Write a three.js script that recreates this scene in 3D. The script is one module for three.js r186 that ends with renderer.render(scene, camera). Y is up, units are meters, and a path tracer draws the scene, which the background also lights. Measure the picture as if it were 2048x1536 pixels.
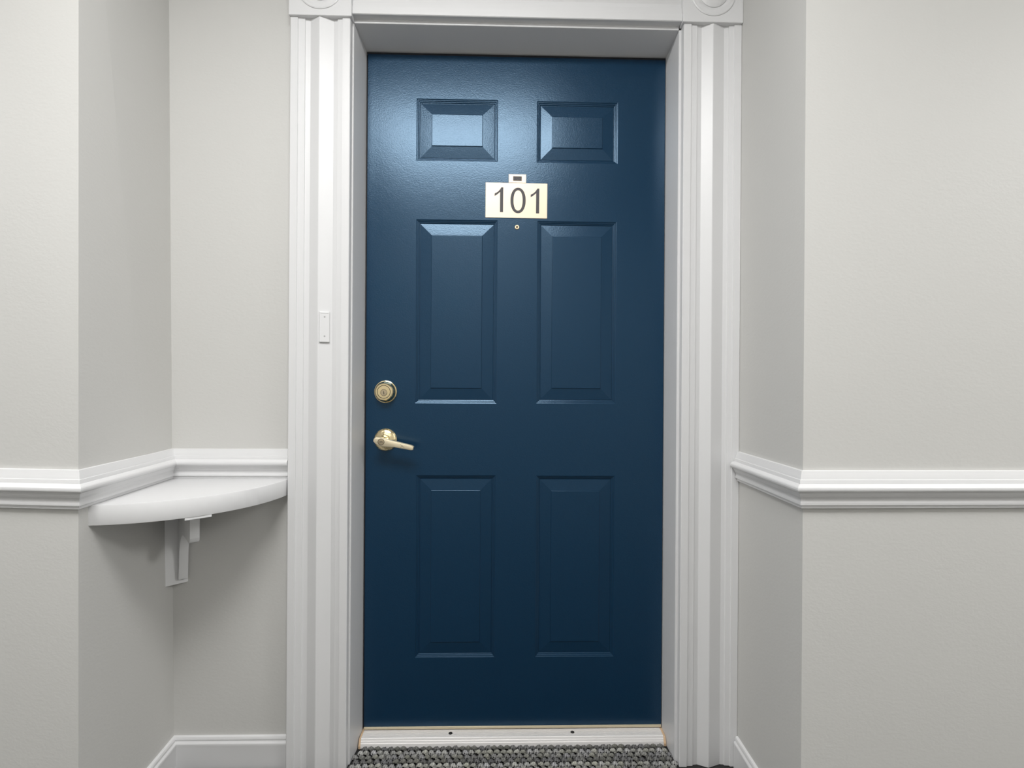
import * as THREE from 'three';
import { RectAreaLightUniformsLib } from 'three/addons/lights/RectAreaLightUniformsLib.js';
import { RoundedBoxGeometry } from 'three/addons/geometries/RoundedBoxGeometry.js';
import { mergeGeometries, toCreasedNormals } from 'three/addons/utils/BufferGeometryUtils.js';

// ---------------------------------------------------------------- camera, light, exposure
const scene = new THREE.Scene();
scene.background = new THREE.Color(0x000000);
const camera = new THREE.PerspectiveCamera(75.0485, 2048 / 1536, 0.02, 50);
camera.rotation.order = 'YXZ';
camera.position.set(-0.0436, 1.0602, 1.5112);
camera.rotation.set(-0.0006, -0.0224, 0.0064);
scene.add(camera);

const renderer = new THREE.WebGLRenderer({ antialias: true });
renderer.toneMapping = THREE.LinearToneMapping;
renderer.toneMappingExposure = 4.25;
renderer.shadowMap.enabled = true;
RectAreaLightUniformsLib.init();

const CEIL = 2.5;
const LAMPS = [ // centre x, centre z, width, depth, radiance
  [-3.2, 1.30, 1.24, 0.62, 4.0], [-0.28, 1.36, 0.94, 0.60, 4.8], [2.9, 1.30, 1.24, 0.62, 5.6],
];
const LAMP_COLOR = new THREE.Color(1.0, 0.995, 0.985);

// ---------------------------------------------------------------- helpers
function rng(seed) { let a = seed >>> 0; return () => { a = (a + 0x6d2b79f5) >>> 0; let t = a; t = Math.imul(t ^ (t >>> 15), t | 1); t ^= t + Math.imul(t ^ (t >>> 7), t | 61); return ((t ^ (t >>> 14)) >>> 0) / 4294967296; }; }
const used = new Map();
function numbered(name) { const n = used.get(name) || 0; used.set(name, n + 1); return n ? `${name}_${String(n).padStart(3, '0')}` : name; }
function tag(o, label, category, kind, group) {
  o.userData.label = label; o.userData.category = category;
  if (kind) o.userData.kind = kind;
  if (group) o.userData.group = group;
  return o;
}
function group(name, pos, label, category, kind) {
  const g = new THREE.Group(); g.name = name; if (pos) g.position.set(...pos);
  scene.add(g); return tag(g, label, category, kind);
}
// uv in metres from the dominant axis of each face
function uvBox(g) {
  if (g.index) g = g.toNonIndexed();
  const p = g.attributes.position, uv = new Float32Array(p.count * 2);
  const a = new THREE.Vector3(), b = new THREE.Vector3(), c = new THREE.Vector3();
  for (let i = 0; i < p.count; i += 3) {
    a.fromBufferAttribute(p, i); b.fromBufferAttribute(p, i + 1); c.fromBufferAttribute(p, i + 2);
    const n = b.clone().sub(a).cross(c.clone().sub(a));
    const ax = Math.abs(n.x), ay = Math.abs(n.y), az = Math.abs(n.z);
    [a, b, c].forEach((v, k) => {
      const q = az >= ax && az >= ay ? [v.x, v.y] : ax >= ay ? [v.z, v.y] : [v.x, v.z];
      uv[(i + k) * 2] = q[0]; uv[(i + k) * 2 + 1] = q[1];
    });
  }
  g.setAttribute('uv', new THREE.BufferAttribute(uv, 2));
  return g;
}
function part(name, geo, mat, parent, label) {
  const m = new THREE.Mesh(uvBox(geo), mat);
  m.name = parent === scene ? numbered(name) : name;
  m.castShadow = m.receiveShadow = true;
  if (label) m.userData.label = label;
  parent.add(m);
  return m;
}
// triangles/quads list -> geometry
class Faces {
  constructor() { this.p = []; }
  tri(a, b, c) { this.p.push(...a, ...b, ...c); }
  quad(a, b, c, d) { this.tri(a, b, c); this.tri(a, c, d); }
  build() { const g = new THREE.BufferGeometry(); g.setAttribute('position', new THREE.Float32BufferAttribute(this.p, 3)); g.setAttribute('uv', new THREE.Float32BufferAttribute(new Float32Array(this.p.length / 3 * 2), 2)); g.computeVertexNormals(); return g; }
}
// hexahedron: four bottom points and four top points, counter-clockwise seen from above
function hexa(bot, top) {
  const f = new Faces();
  f.quad(bot[3], bot[2], bot[1], bot[0]); f.quad(top[0], top[1], top[2], top[3]);
  for (let i = 0; i < 4; i++) { const j = (i + 1) % 4; f.quad(bot[i], bot[j], top[j], top[i]); }
  return f.build();
}
function box(x0, x1, y0, y1, z0, z1) { const g = new THREE.BoxGeometry(x1 - x0, y1 - y0, z1 - z0); g.translate((x0 + x1) / 2, (y0 + y1) / 2, (z0 + z1) / 2); return g; }
function rbox(x0, x1, y0, y1, z0, z1, r = 0.002) { const g = new RoundedBoxGeometry(x1 - x0, y1 - y0, z1 - z0, 2, r); g.translate((x0 + x1) / 2, (y0 + y1) / 2, (z0 + z1) / 2); return g; }
function shape(pts) { const s = new THREE.Shape(); pts.forEach(([x, y], i) => (i ? s.lineTo(x, y) : s.moveTo(x, y))); s.closePath(); return s; }
// cross-section in (x, z) extruded from y0 to y1
function prismY(pts, y0, y1) { const g = new THREE.ExtrudeGeometry(shape(pts.map(([x, z]) => [x, -z])), { depth: y1 - y0, bevelEnabled: false }); g.rotateX(-Math.PI / 2); g.translate(0, y0, 0); return g; }
// cross-section in (z, y) extruded from x0 to x1
function prismX(pts, x0, x1) { const g = new THREE.ExtrudeGeometry(shape(pts.map(([z, y]) => [-z, y])), { depth: x1 - x0, bevelEnabled: false }); g.rotateY(Math.PI / 2); g.translate(x0, 0, 0); return g; }
// lathe around the z axis, profile of [radius, z]
function latheZ(pts, x, y, z, seg = 64) { const g = new THREE.LatheGeometry(pts.map(([r, h]) => new THREE.Vector2(Math.max(r, 1e-5), h)), seg); g.rotateX(Math.PI / 2); g.translate(x, y, z); return toCreasedNormals(g, 0.5); }
// moulding along a wall line in plan: profile of [out, y]; d0, d1 are the (mitred) outward directions at the two ends
function moulding(P0, P1, d0, d1, profile) {
  const f = new Faces(), n = profile.length;
  const at = (P, d, [u, y]) => [P[0] + d[0] * u, y, P[1] + d[1] * u];
  const A = profile.map(q => at(P0, d0, q)), B = profile.map(q => at(P1, d1, q));
  for (let i = 0; i < n; i++) { const j = (i + 1) % n; f.quad(A[i], A[j], B[j], B[i]); }
  const tris = THREE.ShapeUtils.triangulateShape(profile.map(([u, y]) => new THREE.Vector2(u, y)), []);
  for (const [a, b, c] of tris) { f.tri(A[a], A[b], A[c]); f.tri(B[c], B[b], B[a]); }
  return toCreasedNormals(f.build(), 0.55);
}
function miter(n1, n2) { const k = 1 + n1[0] * n2[0] + n1[1] * n2[1]; return [(n1[0] + n2[0]) / k, (n1[1] + n2[1]) / k]; }
function normal(P0, P1, s = 1) { const dx = P1[0] - P0[0], dz = P1[1] - P0[1], l = Math.hypot(dx, dz); return [-dz / l * s, dx / l * s]; }

// ---------------------------------------------------------------- procedural textures
function noiseTexture(seed, size, octaves, stretch = [1, 1]) { // octaves: [cells, weight]
  const r = rng(seed), v = new Float32Array(size * size); let sum = 0;
  for (const [cells, w] of octaves) {
    sum += w;
    const cx = Math.max(1, Math.round(cells * stretch[0])), cy = Math.max(1, Math.round(cells * stretch[1]));
    const grid = Float32Array.from({ length: cx * cy }, () => r());
    for (let y = 0; y < size; y++) for (let x = 0; x < size; x++) {
      const gx = x / size * cx, gy = y / size * cy, x0 = Math.floor(gx), y0 = Math.floor(gy);
      let fx = gx - x0, fy = gy - y0; fx = fx * fx * (3 - 2 * fx); fy = fy * fy * (3 - 2 * fy);
      const G = (a, b) => grid[(b % cy) * cx + (a % cx)];
      v[y * size + x] += w * ((G(x0, y0) * (1 - fx) + G(x0 + 1, y0) * fx) * (1 - fy) + (G(x0, y0 + 1) * (1 - fx) + G(x0 + 1, y0 + 1) * fx) * fy);
    }
  }
  const d = new Uint8Array(size * size * 4);
  for (let i = 0; i < v.length; i++) { const q = Math.round(255 * v[i] / sum); d[i * 4] = d[i * 4 + 1] = d[i * 4 + 2] = q; d[i * 4 + 3] = 255; }
  const t = new THREE.DataTexture(d, size, size, THREE.RGBAFormat);
  t.wrapS = t.wrapT = THREE.RepeatWrapping; t.magFilter = THREE.LinearFilter; t.minFilter = THREE.LinearMipmapLinearFilter; t.generateMipmaps = true; t.needsUpdate = true;
  return t;
}
const rep = (t, metres) => { const c = t.clone(); c.repeat.set(1 / metres[0], 1 / metres[1]); c.needsUpdate = true; return c; };
const stipple = noiseTexture(11, 512, [[90, 0.7], [180, 0.5], [12, 0.5]]);
const roller = noiseTexture(23, 512, [[60, 0.6], [130, 0.5], [9, 0.7]], [1, 1.5]);
const brush = noiseTexture(37, 512, [[14, 0.6], [60, 0.4]], [0.35, 2.5]);
const lin = (r, g, b) => new THREE.Color().setRGB(r, g, b);

const M = {
  wall: new THREE.MeshStandardMaterial({ color: lin(0.545, 0.54, 0.522), roughness: 0.62, bumpMap: rep(roller, [0.42, 0.42]), bumpScale: 0.00024 }),
  trim: new THREE.MeshStandardMaterial({ color: lin(0.655, 0.655, 0.66), roughness: 0.38, bumpMap: rep(brush, [0.3, 0.3]), bumpScale: 0.00006 }),
  ceiling: new THREE.MeshStandardMaterial({ color: lin(0.78, 0.78, 0.77), roughness: 0.9 }),
  door: new THREE.MeshPhysicalMaterial({ color: lin(0.0032, 0.0240, 0.057), roughness: 0.26, ior: 1.6, specularColor: lin(0.52, 0.76, 1.0), bumpMap: rep(stipple, [0.22, 0.22]), bumpScale: 0.00019 }),
  dark: new THREE.MeshStandardMaterial({ color: lin(0.006, 0.006, 0.008), roughness: 0.8 }),
  brass: new THREE.MeshStandardMaterial({ color: lin(1.0, 0.83, 0.50), metalness: 1, roughness: 0.2 }),
  brassSatin: new THREE.MeshStandardMaterial({ color: lin(0.99, 0.87, 0.63), metalness: 0.85, roughness: 0.38 }),
  core: new THREE.MeshStandardMaterial({ color: lin(0.62, 0.52, 0.36), metalness: 1, roughness: 0.35 }),
  plate: new THREE.MeshStandardMaterial({ color: lin(0.74, 0.605, 0.455), metalness: 0.35, roughness: 0.42 }),
  print: new THREE.MeshStandardMaterial({ color: lin(0.045, 0.04, 0.045), roughness: 0.55 }),
  lens: new THREE.MeshPhysicalMaterial({ color: lin(0.10, 0.055, 0.03), roughness: 0.08, clearcoat: 1 }),
  alu: new THREE.MeshStandardMaterial({ color: lin(0.84, 0.82, 0.81), metalness: 0.3, roughness: 0.5, bumpMap: rep(brush, [0.12, 0.12]), bumpScale: 0.00012 }),
  rawWood: new THREE.MeshStandardMaterial({ color: lin(0.62, 0.44, 0.28), roughness: 0.8 }),
  sweep: new THREE.MeshStandardMaterial({ color: lin(0.66, 0.58, 0.42), metalness: 0.4, roughness: 0.45 }),
  screw: new THREE.MeshStandardMaterial({ color: lin(0.05, 0.05, 0.055), metalness: 0.8, roughness: 0.45 }),
  paintedScrew: new THREE.MeshStandardMaterial({ color: lin(0.36, 0.36, 0.36), roughness: 0.5 }),
  backing: new THREE.MeshStandardMaterial({ color: lin(0.025, 0.025, 0.025), roughness: 1 }),
  yarn: new THREE.MeshStandardMaterial({ color: lin(1, 1, 1), roughness: 1, vertexColors: true }),
  diffuser: new THREE.MeshStandardMaterial({ color: lin(0.8, 0.8, 0.8), emissive: LAMP_COLOR, emissiveIntensity: 1.0, roughness: 0.6 }),
};

// ---------------------------------------------------------------- plan of the place (door face at z = 0, x right, y up)
const W = 0.1006;                      // face of the door wall
const FLOOR = -0.0125, PILE = -0.002;   // slab, top of the carpet loops
const BACKZ = 2.06, XL = -4.6, XR = 4.3;
const innerX = y => -0.9563 - 0.0125 * (y - 0.8743);      // left inside corner leans a little
const outerX = y => -0.9281 - 0.0055 * (y - 0.8743);      // left outside corner
const OZ = 0.4424, RZ = 0.4287, RX = 0.6206, RIN = 0.6272;
const leftSlope = 0.090, rightSlope = 0.0147;
const lz = x => OZ - leftSlope * (outerX(0.87) - x), rz = x => RZ - rightSlope * (x - RX);
const OPEN_L = -0.4605, OPEN_R = 0.4560, OPEN_T = 2.0671; // front edge of the jambs
const DW = 0.4535, DH = 2.0571;        // clear opening at the door face

const DX0 = -0.4482, DX1 = 0.4506, DY0 = 0.0256, DY1 = 2.0470, DT = 0.045;

// ---------------------------------------------------------------- large structure
{
  const s = shape([[-1.02, FLOOR - 0.02], [0.72, FLOOR - 0.02], [0.72, CEIL], [-1.02, CEIL]]);
  const h = new THREE.Path(); const e = 0.012;
  h.moveTo(OPEN_L - e, FLOOR); h.lineTo(OPEN_L - e, OPEN_T + e); h.lineTo(OPEN_R + e, OPEN_T + e); h.lineTo(OPEN_R + e, FLOOR); h.closePath(); s.holes.push(h);
  const g = new THREE.ExtrudeGeometry(s, { depth: 0.2, bevelEnabled: false }); g.translate(0, 0, W - 0.2);
  tag(part('wall_back', g, M.wall, scene), 'greige painted recess wall around the blue door', 'wall', 'structure');
  tag(part('wall_behind_door', box(-0.6, 0.6, FLOOR - 0.02, 2.2, -0.16, -0.105), M.dark, scene), 'dark backing closing the opening behind the blue door', 'wall', 'structure');

  const y0 = FLOOR - 0.02, y1 = CEIL, t = 0.12;
  const q = (x, y, z) => [x, y, z];
  const lret = y => [q(innerX(y), y, W), q(innerX(y) - t, y, W), q(outerX(y) - t, y, OZ - t), q(outerX(y), y, OZ)];
  tag(part('wall_left_return', hexa(lret(y0).reverse(), lret(y1).reverse()), M.wall, scene), 'greige side wall of the recess carrying the corner shelf', 'wall', 'structure');
  const lfr = y => [q(outerX(y), y, OZ), q(outerX(y) - t, y, OZ - t), q(XL, y, lz(XL) - t), q(XL, y, lz(XL))];
  tag(part('wall_left', hexa(lfr(y0).reverse(), lfr(y1).reverse()), M.wall, scene), 'greige corridor wall at the outer side of the shelf recess', 'wall', 'structure');
  const rret = y => [q(RIN, y, W), q(RX, y, RZ), q(RX + t, y, RZ - t), q(RIN + t, y, W)];
  tag(part('wall_right_return', hexa(rret(y0).reverse(), rret(y1).reverse()), M.wall, scene), 'narrow greige return wall on the hinge side of the door', 'wall', 'structure');
  const rfr = y => [q(RX, y, RZ), q(XR, y, rz(XR)), q(XR, y, rz(XR) - t), q(RX + t, y, RZ - t)];
  tag(part('wall_right', hexa(rfr(y0).reverse(), rfr(y1).reverse()), M.wall, scene), 'wide greige corridor wall with white chair rail, hinge side', 'wall', 'structure');
  tag(part('wall_front', box(XL - t, XR + t, y0, y1, BACKZ, BACKZ + t), M.wall, scene), 'greige corridor wall facing the blue door', 'wall', 'structure');
  tag(part('wall_left_end', box(XL - t, XL, y0, y1, lz(XL) - t, BACKZ), M.wall, scene), 'greige end wall of the corridor, shelf side', 'wall', 'structure');
  tag(part('wall_right_end', box(XR, XR + t, y0, y1, rz(XR) - t, BACKZ), M.wall, scene), 'greige end wall of the corridor, hinge side', 'wall', 'structure');
  tag(part('floor', box(XL - t, XR + t, FLOOR - 0.1, FLOOR, -0.1, BACKZ + t), M.backing, scene), 'dark floor base under the woven carpet loops', 'floor', 'structure');
  tag(part('ceiling', box(XL - t, XR + t, CEIL, CEIL + 0.1, -0.1, BACKZ + t), M.ceiling, scene), 'plain white corridor ceiling above the door', 'ceiling', 'structure');
}

// ---------------------------------------------------------------- ceiling light
LAMPS.forEach(([x, z, w, d, power], li) => {
  const L = group(numbered('ceiling_light'), [x, CEIL, z], ['white ceiling light panel beside the shelf recess', 'square white ceiling light panel nearest the blue door', 'white ceiling light panel beside the hinge side wall'][li], 'ceiling light');
  const f = [];
  for (const s of [-1, 1]) { f.push(rbox(-w / 2 - 0.03, w / 2 + 0.03, -0.05, 0, s * (d / 2 + 0.015) - 0.015, s * (d / 2 + 0.015) + 0.015, 0.004)); f.push(rbox(s * (w / 2 + 0.015) - 0.015, s * (w / 2 + 0.015) + 0.015, -0.05, 0, -d / 2, d / 2, 0.004)); }
  part('frame', mergeGeometries(f.map(g => uvBox(g))), M.trim, L);
  part('diffuser', rbox(-w / 2, w / 2, -0.04, -0.004, -d / 2, d / 2, 0.004), M.diffuser, L);
  const a = new THREE.RectAreaLight(LAMP_COLOR, power, w - 0.01, d - 0.01);
  a.position.set(x, CEIL - 0.052, z); a.rotation.x = -Math.PI / 2; a.name = 'panel_light';
  scene.add(a);
});

// ---------------------------------------------------------------- chair rails and baseboards
const RAIL_TOP = 0.8743;
const railProfile = [[0, 0], [6.5, 0], [7.5, 0.6], [9, 6], [11, 12], [12, 16.5], [12.3, 18.4], [14.6, 18.9], [15.2, 20.5], [15.4, 27.2], [18, 27.8], [21.5, 29.2], [24.4, 31.6], [26.2, 34.6], [26.8, 37.6], [26.2, 40.4], [24.2, 43], [21, 45], [18.4, 46.4], [17.2, 49.6], [16.2, 49.8], [16.2, 52.6], [14.4, 53.2], [14.4, 56.2], [12.4, 57.6], [10.4, 61], [9.8, 64.6], [10.6, 66.8], [11.8, 69.4], [12.2, 72], [11.4, 74.2], [9.4, 75.4], [7.6, 76.4], [7.6, 81.3], [7, 82.2], [0, 82.2]]
  .map(([u, v]) => [u / 1000, RAIL_TOP - v / 1000]);
const BASE_TOP = 0.0765;
const baseProfile = [[0, 0], [4, 0], [6.6, 1.2], [8.2, 4.2], [8.6, 8.5], [7.4, 11.6], [8.2, 13.4], [10.6, 15.6], [12.2, 18.4], [12.6, 22], [11.6, 25.4], [11.4, 27], [11.4, 88.6], [0, 88.6]]
  .map(([u, v]) => [u / 1000, BASE_TOP - v / 1000]);
function runs(profile, y, name, words) {
  const A = [XL, lz(XL)], B = [outerX(y), OZ], C = [innerX(y), W], D = [-0.6292, W];
  const n1 = normal(A, B), n2 = normal(B, C, 1), n3 = normal(C, D);
  const E1 = [RIN - 0.0003, 0.1246], F = [RX, RZ], G = [XR, rz(XR)];
  const n4 = normal(E1, F), n5 = normal(F, G);
  const mB = miter(n1, n2), mC = miter(n2, n3), mF = miter(n4, n5);
  const make = (P, Q, d0, d1, label, side) => { const m = part(name(side), moulding(P, Q, d0, d1, profile), M.trim, scene); m.userData = { label, category: words, kind: 'structure' }; };
  const what = words === 'chair rail' ? 'white moulded chair rail' : 'white moulded baseboard';
  make(A, B, n1, mB, what + ' along the corridor wall beside the shelf recess', 'left');
  make(B, C, mB, mC, what + ' on the side wall of the recess, ' + (words === 'chair rail' ? 'running along the shelf' : 'under the corner shelf'), 'left_return');
  make(C, D, mC, n3, what + (words === 'chair rail' ? ' behind the shelf, ending at the door casing' : ' under the shelf, ending at the door casing'), 'back');
  make(E1, F, n4, mF, what + ' on the short return wall beyond the door hinges', 'right_return');
  make(F, G, mF, n5, what + ' along the wide corridor wall beyond the hinge side', 'right');
}
let trimNo = 2;
runs(railProfile, 0.834, () => `trim_${trimNo++}`, 'chair rail');
runs(baseProfile, 0.03, side => `baseboard_${side}`, 'baseboard');

// ---------------------------------------------------------------- door frame: casings, corner blocks, jambs
{
  const F = group('trim_1', null, 'white fluted door casing with corner blocks around the blue door', 'door frame', 'structure');
  const prof = [[0, 0], [0, 20.5], [1.6, 22.6], [21, 22.8], [22, 19.4], [39, 18.6], [40, 15.2], [53, 13.6], [55, 14.4], [80.5, 26], [82.5, 26], [115, 14.4], [117, 13.6], [128, 15.2], [129.2, 18.6], [142.6, 19.4], [143.6, 22.8], [162.6, 22.6], [164.4, 20.5], [164.4, 0]];
  const cas = x0 => prof.map(([u, h]) => [x0 + u / 1000, W + h / 1000]);
  const yTopL = 2.0655, yTopR = 2.0710;
  part('casing', prismY(cas(-0.6288), PILE - 0.008, yTopL), M.trim, F);
  part('casing', prismY(cas(0.4626), PILE - 0.008, yTopR), M.trim, F);
  const hy = 2.0772;
  part('head_casing', prismX(prof.map(([u, h]) => [W + h / 1000, hy + u / 1000]), -0.4592, 0.4570), M.trim, F);
  for (const [x0, x1, yb] of [[-0.6305, -0.4594, yTopL], [0.4572, 0.6266, yTopR]]) {
    const blk = part('corner_block', rbox(x0, x1, yb, yb + 0.172, W, W + 0.0300, 0.002), M.trim, F);
    const cx = (x0 + x1) / 2, cy = yb + 0.080;
    part('rosette', latheZ([[0.0635, 0], [0.0630, 0.0018], [0.0605, 0.0030], [0.0560, 0.0022], [0.0510, 0.0034], [0.0470, 0.0030], [0.0425, 0.0012], [0.0400, 0.0000], [0.0395, 0.0022], [0.0370, 0.0040], [0.0280, 0.0062], [0.0150, 0.0076], [0, 0.0080]].reverse(), cx, cy, W + 0.0299, 72), M.trim, blk);
  }
  // jambs: flare slightly from the door face to the front edge; they pass behind the door leaf as a stop
  const yb = PILE - 0.008, zb = -0.10, k = (OPEN_T - DH) / W;
  part('jamb', prismY([[-DW, 0], [-DW - 0.0006, zb], [OPEN_L - 0.011, zb], [OPEN_L - 0.011, W + 0.0006], [OPEN_L - 0.001, W + 0.0006], [OPEN_L, W - 0.0008]], yb, OPEN_T), M.trim, F);
  part('jamb', prismY([[DW, 0], [OPEN_R, W - 0.0008], [OPEN_R + 0.001, W + 0.0006], [OPEN_R + 0.011, W + 0.0006], [OPEN_R + 0.011, zb], [DW + 0.0006, zb]], yb, OPEN_T), M.trim, F);
  for (const [a, b] of [[-DW + 0.0002, DX0 - 0.0006], [DX1 + 0.0006, DW - 0.0002]]) part('weatherstrip', box(a, b, 0.0170, DY1, -0.0400, -0.0080), M.dark, F, 'dark gasket in the gap beside the door');
  part('weatherstrip', box(-DW + 0.0002, DW - 0.0002, DY1 + 0.0008, DH - 0.0004, -0.0400, -0.0060), M.dark, F, 'dark gasket in the gap above the door');
  part('head_jamb', prismX([[0, DH], [zb, DH], [zb, OPEN_T + 0.011], [W + 0.0006, OPEN_T + 0.011], [W + 0.0006, OPEN_T + 0.001], [W - 0.0008, OPEN_T]], -DW - 0.006, DW + 0.002), M.trim, F);
}

// ---------------------------------------------------------------- the blue door
const D = group('door_1', [0, 0, 0], 'dark blue six-panel entry door with brass hardware', 'door', 'structure');
{
  const panels = [
    [-0.3033, -0.0560, 1.7290, 1.9183], [0.0600, 0.3075, 1.7285, 1.9173],
    [-0.3025, -0.0552, 0.9985, 1.5545], [0.0630, 0.3062, 1.0000, 1.5545],
    [-0.2985, -0.0560, 0.2318, 0.7840], [0.0640, 0.3055, 0.2322, 0.7832],
  ];
  const s = shape([[DX0, DY0], [DX1, DY0], [DX1, DY1], [DX0, DY1]]);
  for (const [x0, x1, y0, y1] of panels) { const h = new THREE.Path(); h.moveTo(x0, y0); h.lineTo(x0, y1); h.lineTo(x1, y1); h.lineTo(x1, y0); h.closePath(); s.holes.push(h); }
  const b = 0.0012;
  const slab = new THREE.ExtrudeGeometry(s, { depth: DT, bevelEnabled: false }); slab.translate(0, 0, -DT);
  part('door_leaf', slab, M.door, D);
  const rings = [[0, 0]]; // three stepped chamfers, a sloped field border, a raised centre with a small rounded edge
  for (let b = 0; b < 3; b++) { const i = b * 3.9, z = -b * 2.6; rings.push([i + 0.8, z - 0.02], [i + 1.3, z - 0.12], [i + 3.1, z - 0.95], [i + 3.5, z - 1.25], [i + 3.9, z - 2.6]); }
  rings.push([12.6, -7.9], [13.2, -7.0], [46.6, -3.4]);
  for (let q = 0; q <= 4; q++) { const t = q / 4 * Math.PI / 2; rings.push([46.8 + 1.6 * (1 - Math.cos(t)), -2.6 + 1.6 * Math.sin(t)]); }
  for (const [x0, x1, y0, y1] of panels) {
    const f = new Faces();
    const ring = ([i, z]) => { const d = i / 1000, q = z / 1000; return [[x0 + d, y0 + d, q], [x1 - d, y0 + d, q], [x1 - d, y1 - d, q], [x0 + d, y1 - d, q]]; };
    for (let i = 0; i + 1 < rings.length; i++) { const a = ring(rings[i]), c = ring(rings[i + 1]); for (let k = 0; k < 4; k++) { const j = (k + 1) % 4; f.quad(a[k], a[j], c[j], c[k]); } }
    f.quad(...ring(rings[rings.length - 1]));
    const bk = ring([0, -40]), fr = ring([0, 0]); // sides and back close the panel
    for (let k = 0; k < 4; k++) { const j = (k + 1) % 4; f.quad(bk[k], bk[j], fr[j], fr[k]); }
    f.quad(bk[3], bk[2], bk[1], bk[0]);
    part('door_panel', f.build(), M.door, D);
  }
  part('door_sweep', rbox(DX0, DX1, 0.0188, 0.0262, -0.030, 0.0022, 0.001), M.sweep, D, 'thin brass coloured sweep strip along the door bottom');

  // deadbolt
  const bx = -0.389, by = 1.0336;
  const db = part('deadbolt', latheZ([[0.0338, 0], [0.0340, 0.0030], [0.0332, 0.0046], [0.0318, 0.0050], [0.0312, 0.0054], [0.0300, 0.0120], [0.0282, 0.0185], [0.0258, 0.0236], [0.0244, 0.0256], [0.0232, 0.0264], [0.0199, 0.0266], [0.0197, 0.0236], [0.0184, 0.0236], [0.0182, 0.0265], [0, 0.0265]].reverse(), bx, by, 0, 72), M.brass, D, 'round brass deadbolt with a key slot');
  for (const [a, b] of [[0.0184, 0.0197], [0.0091, 0.0099]]) part('groove', latheZ([[b, 0], [b, 0.0004], [a, 0.0004], [a, 0]].reverse(), bx, by - (a < 0.01 ? 0.0022 : 0), 0.0263, 64), M.dark, db, 'dark ring groove');
  part('key_cylinder', latheZ([[0.0090, 0], [0.0090, 0.0030], [0.0086, 0.0034], [0, 0.0034]].reverse(), bx, by - 0.0022, 0.0246, 40), M.core, db);
  part('keyhole', mergeGeometries([uvBox(box(-0.0009, 0.0007, -0.0005, 0.0042, 0, 0.0006)), uvBox(box(-0.0001, 0.0017, -0.0050, 0.0002, 0, 0.0006))]).translate(bx, by - 0.0022, 0.0276), M.dark, db);

  // lever handle
  const rx = -0.3881, ry = 0.8897;
  const lv = part('lever_handle', latheZ([[0.0338, 0], [0.0338, 0.0035], [0.0322, 0.0062], [0.0285, 0.0092], [0.0225, 0.0120], [0.0165, 0.0136], [0.0155, 0.0150], [0.0155, 0.0190], [0.0142, 0.0196], [0.0136, 0.0205], [0.0136, 0.0440], [0.0128, 0.0470], [0, 0.0470]].reverse(), rx, ry, 0, 72), M.brass, D, 'polished brass lever handle with a keyed hub');
  const ls = new THREE.Shape();
  ls.moveTo(-0.0205, 0.0030); ls.lineTo(-0.0165, 0.0085); ls.quadraticCurveTo(-0.008, 0.0098, 0, 0.0098); ls.quadraticCurveTo(0.012, 0.0092, 0.022, 0.0078);
  ls.lineTo(0.088, 0.0042); ls.lineTo(0.0928, 0.0022); ls.lineTo(0.0922, -0.0046); ls.lineTo(0.0890, -0.0058); ls.lineTo(0.040, -0.0060); ls.quadraticCurveTo(0.020, -0.0100, 0, -0.0102); ls.quadraticCurveTo(-0.0105, -0.0095, -0.0150, -0.0058); ls.lineTo(-0.0205, -0.0016); ls.closePath();
  const lg = new THREE.ExtrudeGeometry(ls, { depth: 0.0060, bevelEnabled: true, bevelThickness: 0.0030, bevelSize: 0.0026, bevelSegments: 3, curveSegments: 16 });
  lg.translate(0, 0, -0.003); lg.rotateZ(-0.185); lg.translate(rx - 0.0010, ry - 0.0004, 0.0500);
  part('lever', toCreasedNormals(lg, 0.5), M.brassSatin, lv);
  const hubZ = 0.0555;
  part('key_cylinder', latheZ([[0.0086, 0], [0.0086, 0.0014], [0.0078, 0.0016], [0.0074, 0.0006], [0.0068, 0.0006], [0.0066, 0.0020], [0, 0.0020]].reverse(), rx - 0.001, ry - 0.0004, hubZ, 40), M.core, lv);
  part('groove', latheZ([[0.0097, 0], [0.0097, 0.0004], [0.0089, 0.0004], [0.0089, 0]].reverse(), rx - 0.001, ry - 0.0004, hubZ + 0.0006, 48), M.dark, lv, 'dark ring around the key core');
  const kh = mergeGeometries([uvBox(box(-0.0042, 0.0004, -0.0009, 0.0006, 0, 0.0006)), uvBox(box(-0.0004, 0.0048, -0.0004, 0.0013, 0, 0.0006))]); kh.rotateZ(-0.12); kh.translate(rx - 0.001, ry - 0.0004, hubZ + 0.0018);
  part('keyhole', kh, M.dark, lv);
  const scr = mergeGeometries([[-0.62, 0.0150, 0, 0], [0.72, 0.0088, -0.0022, -0.0016]].map(([a, len, ox, oy]) => { const g = box(-len / 2, len / 2, -0.0003, 0.0003, 0, 0.0003); g.rotateZ(a); g.translate(ox, oy, 0); return uvBox(g); }));
  scr.translate(rx + 0.0600, ry - 0.0118, 0.0560);
  part('scratch', scr, M.dark, lv, 'dark crossed scratch on the lever');

  // peephole
  const pp = part('peephole', latheZ([[0.0072, 0], [0.0072, 0.0012], [0.0060, 0.0024], [0.0042, 0.0026], [0.0036, 0.0012], [0, 0.0010]].reverse(), 0.0024, 1.5332, 0, 32), M.core, D, 'small round metal peephole');
  part('peephole_lens', latheZ([[0.0034, 0], [0.0026, 0.0012], [0.0012, 0.0018], [0, 0.0019]].reverse(), 0.0024, 1.5332, 0.0009, 24), M.lens, pp);
}

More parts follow.
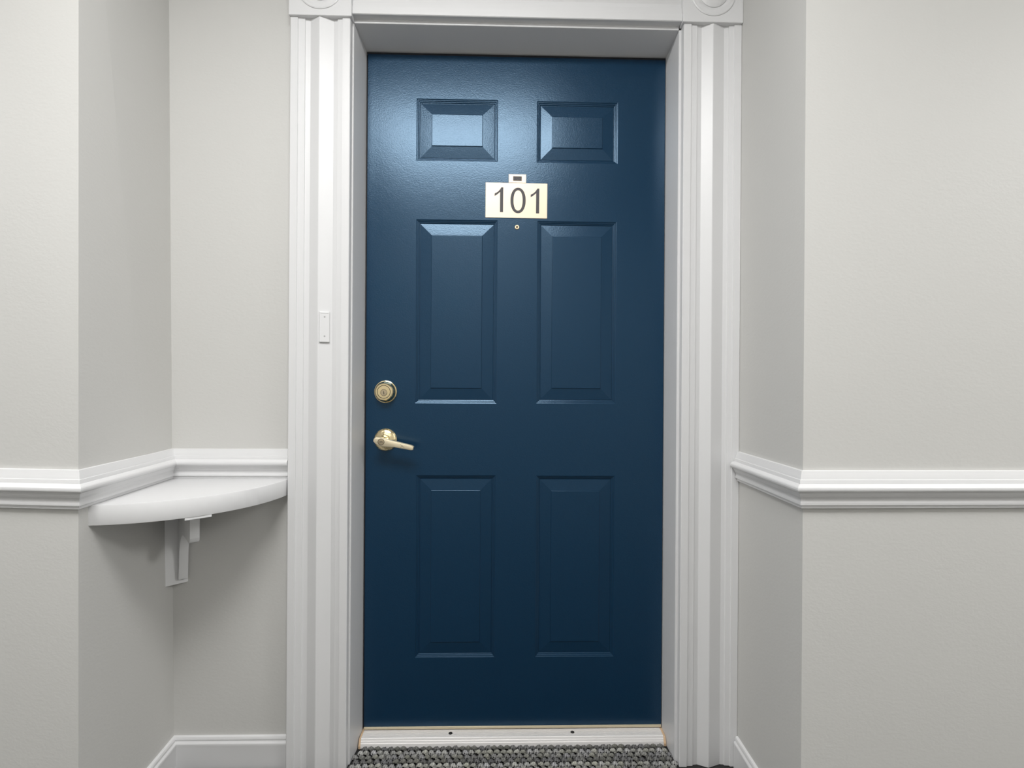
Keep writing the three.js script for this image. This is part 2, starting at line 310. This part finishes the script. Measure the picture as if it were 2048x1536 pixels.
// ---------------------------------------------------------------- number plate and small braille plate
{
  const P = group('number_plate', [0.0001, 1.6135, 0.0002], 'rectangular brass plate reading 101 on the blue door', 'number plate');
  P.rotation.z = -0.0042;
  part('plate', rbox(-0.0932, 0.0932, -0.0528, 0.0528, 0, 0.0016, 0.0005), M.plate, P);
  const s = 1 / 10.24 / 661.5; // one pixel of the close-up in metres
  const X = (x, y) => [(x - 948) * s, (727 - y) * s];
  const one = dx => shape([[612, 972], [612, 560], [560, 606], [500, 645], [500, 592], [560, 560], [604, 516], [636, 463], [677, 463], [677, 972]].map(([x, y]) => X(x + dx[0], y + dx[1])));
  const digit = sh => { const g = new THREE.ExtrudeGeometry(sh, { depth: 0.0003, bevelEnabled: false, curveSegments: 32 }); g.translate(0, 0, 0.0016); part('digit', g, M.print, P); };
  digit(one([0, 0])); digit(one([738, 12]));
  const oval = (a, b, n) => Array.from({ length: 64 }, (_, i) => { const t = i / 64 * Math.PI * 2, c = Math.cos(t), q = Math.sin(t); return X(981 + a * Math.sign(c) * Math.abs(c) ** (2 / n), 727 + b * Math.sign(q) * Math.abs(q) ** (2 / n)); });
  const z = shape(oval(156, 261, 2.15)); z.holes.push(new THREE.Path(oval(93, 207, 2.2).map(p => new THREE.Vector2(...p)).reverse())); digit(z);

  const B = group('braille_plate', [0.0028, 1.6797, 0.0002], 'tiny cream plate with dark raised-dot centre above the number plate', 'plate');
  B.rotation.z = -0.004;
  part('plate', rbox(-0.0263, 0.0263, -0.0129, 0.0129, 0, 0.0015, 0.0005), M.plate, B);
  const t = part('dark_tile', rbox(-0.0132, 0.0130, -0.0067, 0.0067, 0.0012, 0.0022, 0.0004), M.print, B);
  for (const [dx, dy] of [[-0.0095, 0.0006], [0.0018, 0.0015], [0.0075, 0.0000], [-0.0003, -0.0026], [0.0022, -0.0027], [-0.0040, 0.0008]])
    part('braille_dot', new THREE.SphereGeometry(0.0005, 10, 8).translate(dx, dy, 0.0022), M.core, t);
}

// ---------------------------------------------------------------- painted-over plate on the casing
{
  const P = group('blank_plate', [-0.5310, 1.2130, W + 0.0203], 'narrow blank plate painted over white, screwed to the door casing', 'plate');
  P.rotation.y = 0.34;
  const body = rbox(-0.0136, 0.0136, -0.0425, 0.0425, -0.001, 0.0058, 0.0022);
  part('plate', body, M.trim, P);
  part('lip', rbox(-0.0105, 0.0105, 0.0372, 0.0398, 0.0052, 0.0066, 0.0006), M.trim, P);
  for (const y of [0.0275, -0.0255]) part('screw', latheZ([[0.0024, 0], [0.0022, 0.0006], [0.0012, 0.0004], [0, 0.0001]].reverse(), 0.0005, y, 0.0057, 20), M.paintedScrew, P);
}

// ---------------------------------------------------------------- corner shelf
{
  const yT = 0.7919, yB = 0.7485, cz = W;
  const S = group('corner_shelf', [innerX(yB), 0, W], 'white painted quarter-round corner shelf on a bracket beside the door', 'shelf');
  const lx = y => innerX(y), wx = z => innerX(yB) + (outerX(yB) - innerX(yB)) * (z - W) / (OZ - W);
  const pts = [], N = 48, ax = 0.3235, az = 0.315;
  const x0 = innerX(yB);
  pts.push([0, 0]);
  for (let i = 0; i <= N; i++) { const t = i / N * Math.PI / 2; const x = x0 + ax * Math.cos(t), z = W + az * Math.sin(t); if (x > wx(z) + 0.0002) pts.push([x - x0, z - W]); }
  pts.push([wx(W + az) - x0 + 0.0002, az]);
  const g = new THREE.ExtrudeGeometry(shape(pts.map(([x, z]) => [x, -z])), { depth: yT - yB - 0.0016, bevelEnabled: true, bevelThickness: 0.0008, bevelSize: 0.0008, bevelOffset: -0.0008, bevelSegments: 2, curveSegments: 1 });
  g.rotateX(-Math.PI / 2); g.translate(0, yB + 0.0008, 0);
  part('shelf_board', toCreasedNormals(g, 0.4), M.trim, S);
  // bracket: built facing +z, turned 45 degrees into the corner
  const br = new THREE.Group(); br.name = 'bracket'; br.position.set(0.0005, yB, 0.0005); br.rotation.y = Math.PI / 4; S.add(br);
  const off = 0.0310, y0 = -0.2440, swing = -0.085, pivot = [0.0185, off]; // the corbel sits a little off square on its plate
  const turn = g => { g.rotateY(swing); g.translate(pivot[0], 0, pivot[1]); return g; };
  part('back_plate', hexa([[-0.025, y0, off], [0.033, y0, off], [0.027, y0, off - 0.006], [-0.019, y0, off - 0.006]], [[-0.025, 0, off], [0.033, 0, off], [0.027, 0, off - 0.006], [-0.019, 0, off - 0.006]]), M.trim, br);
  part('top_plate', turn(rbox(-0.0375, 0.0165, -0.0062, -0.0002, 0.004, 0.2870, 0.001)), M.trim, br);
  const c = new THREE.Shape(); // corbel side view: x = distance out, y = down from the shelf
  c.moveTo(-0.001, -0.006); c.lineTo(0.176, -0.006); c.lineTo(0.176, -0.079); c.quadraticCurveTo(0.175, -0.0925, 0.160, -0.0935); c.lineTo(0.078, -0.0935);
  c.bezierCurveTo(0.046, -0.098, 0.026, -0.122, 0.0190, -0.160); c.lineTo(0.0150, -0.216); c.lineTo(0.0110, -0.230); c.lineTo(-0.001, -0.232); c.closePath();
  const cg = new THREE.ExtrudeGeometry(c, { depth: 0.0195, bevelEnabled: true, bevelThickness: 0.001, bevelSize: 0.001, bevelOffset: -0.001, bevelSegments: 2, curveSegments: 24 });
  cg.rotateY(-Math.PI / 2); cg.translate(0.00975, 0, 0); turn(cg);
  part('corbel', toCreasedNormals(cg, 0.5), M.trim, br);
}

// ---------------------------------------------------------------- threshold
{
  const T = group('threshold', [0, 0, 0], 'ridged aluminium threshold strip under the blue door', 'threshold');
  const yb = FLOOR + 0.002, top = 0.0155;
  const pr = [[-0.040, yb], [-0.040, top - 0.003], [-0.004, top - 0.003], [-0.003, top]];
  for (let i = 0; i < 6; i++) { const z = 0.0005 + i * 0.0052; pr.push([z, top], [z + 0.0006, top - 0.0022], [z + 0.0020, top - 0.0022], [z + 0.0026, top]); }
  pr.push([0.0322, top], [0.0332, top - 0.0012], [0.0350, top - 0.0060], [0.0347, top - 0.0066], [0.0356, top - 0.0074], [0.0374, top - 0.0120], [0.0371, top - 0.0126], [0.0380, top - 0.0134], [0.0410, PILE - 0.006], [0.0410, yb]);
  part('ridged_plate', prismX(pr, -0.4475, 0.4465), M.alu, T);
  for (const [a, b] of [[-0.4560, -0.4475], [0.4465, 0.4540]]) part('end_strip', prismX([[-0.03, yb], [-0.03, top - 0.002], [0.0325, top - 0.0015], [0.0415, -0.003], [0.0415, yb]], Math.max(a, -DW + 0.0003), Math.min(b, DW - 0.0003)), M.rawWood, T, 'bare wood strip at the threshold end');
  for (const x of [-0.187, 0.178]) {
    const g = new THREE.LatheGeometry([[0, 0.0012], [0.0008, 0.0006], [0.0030, 0.0012], [0.0056, 0.0008], [0.0060, 0]].map(q => new THREE.Vector2(...q)), 24); g.translate(x, top - 0.0003, 0.0155);
    part('screw', toCreasedNormals(g, 0.5), M.screw, T);
  }
}

// ---------------------------------------------------------------- carpet of woven loops
{
  const r = rng(5), bits = [];
  for (let i = 0; i < 36; i++) {
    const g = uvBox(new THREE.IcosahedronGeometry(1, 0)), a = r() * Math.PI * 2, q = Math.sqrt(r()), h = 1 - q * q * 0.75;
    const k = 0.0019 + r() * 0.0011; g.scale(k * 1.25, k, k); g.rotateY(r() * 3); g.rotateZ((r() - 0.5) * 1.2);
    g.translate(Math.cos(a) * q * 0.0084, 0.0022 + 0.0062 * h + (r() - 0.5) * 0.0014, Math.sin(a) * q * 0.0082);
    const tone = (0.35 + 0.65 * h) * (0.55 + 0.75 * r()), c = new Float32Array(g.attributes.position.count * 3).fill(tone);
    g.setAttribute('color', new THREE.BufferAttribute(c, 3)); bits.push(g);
  }
  const loop = mergeGeometries(bits);
  const px = 0.0188, pz = 0.0165, spots = [];
  const free = (x, z) => {
    const m = 0.006;
    if (x < -0.4665 || x > 0.4605) {
      if (x < outerX(0)) return z > lz(x) + 0.014;
      if (x < -0.64) return z > W + 0.018 && x > innerX(0) + (outerX(0) - innerX(0)) * (z - W) / (OZ - W) + 0.016;
      if (x < 0.605) return z > 0.1285 + m;
      return z > rz(x) + 0.016;
    }
    return z > 0.0450 && (z > 0.112 || (x > OPEN_L + 0.008 && x < OPEN_R - 0.006));
  };
  const nz = Math.floor((BACKZ - 0.05) / pz);
  for (let j = 0; j <= nz; j++) for (let i = Math.ceil(-3 / px); i < 3 / px; i++) {
    const x = (i + (j % 2) * 0.5 + (r() - 0.5) * 0.22) * px, z = 0.0490 + j * pz + (r() - 0.5) * 0.0028;
    const tone = r(), a = r(), b = r();
    if (free(x, z)) spots.push([x, z, j, tone, a, b]);
  }
  const im = new THREE.InstancedMesh(loop, M.yarn, spots.length), o = new THREE.Object3D(), col = new THREE.Color();
  spots.forEach(([x, z, j, tone, a, b], i) => {
    o.position.set(x, FLOOR + 0.0012, z); o.rotation.set(0, (a - 0.5) * 0.5 + (b < 0.5 ? Math.PI : 0), 0); o.scale.set(1, 0.9 + 0.25 * tone, 1); o.updateMatrix(); im.setMatrixAt(i, o.matrix);
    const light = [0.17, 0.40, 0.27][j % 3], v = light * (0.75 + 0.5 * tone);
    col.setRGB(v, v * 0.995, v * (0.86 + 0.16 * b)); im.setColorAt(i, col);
  });
  im.name = 'carpet'; im.castShadow = im.receiveShadow = true;
  tag(im, 'grey and charcoal woven loop carpet in front of the threshold', 'carpet', 'stuff');
  scene.add(im);
}

renderer.render(scene, camera);
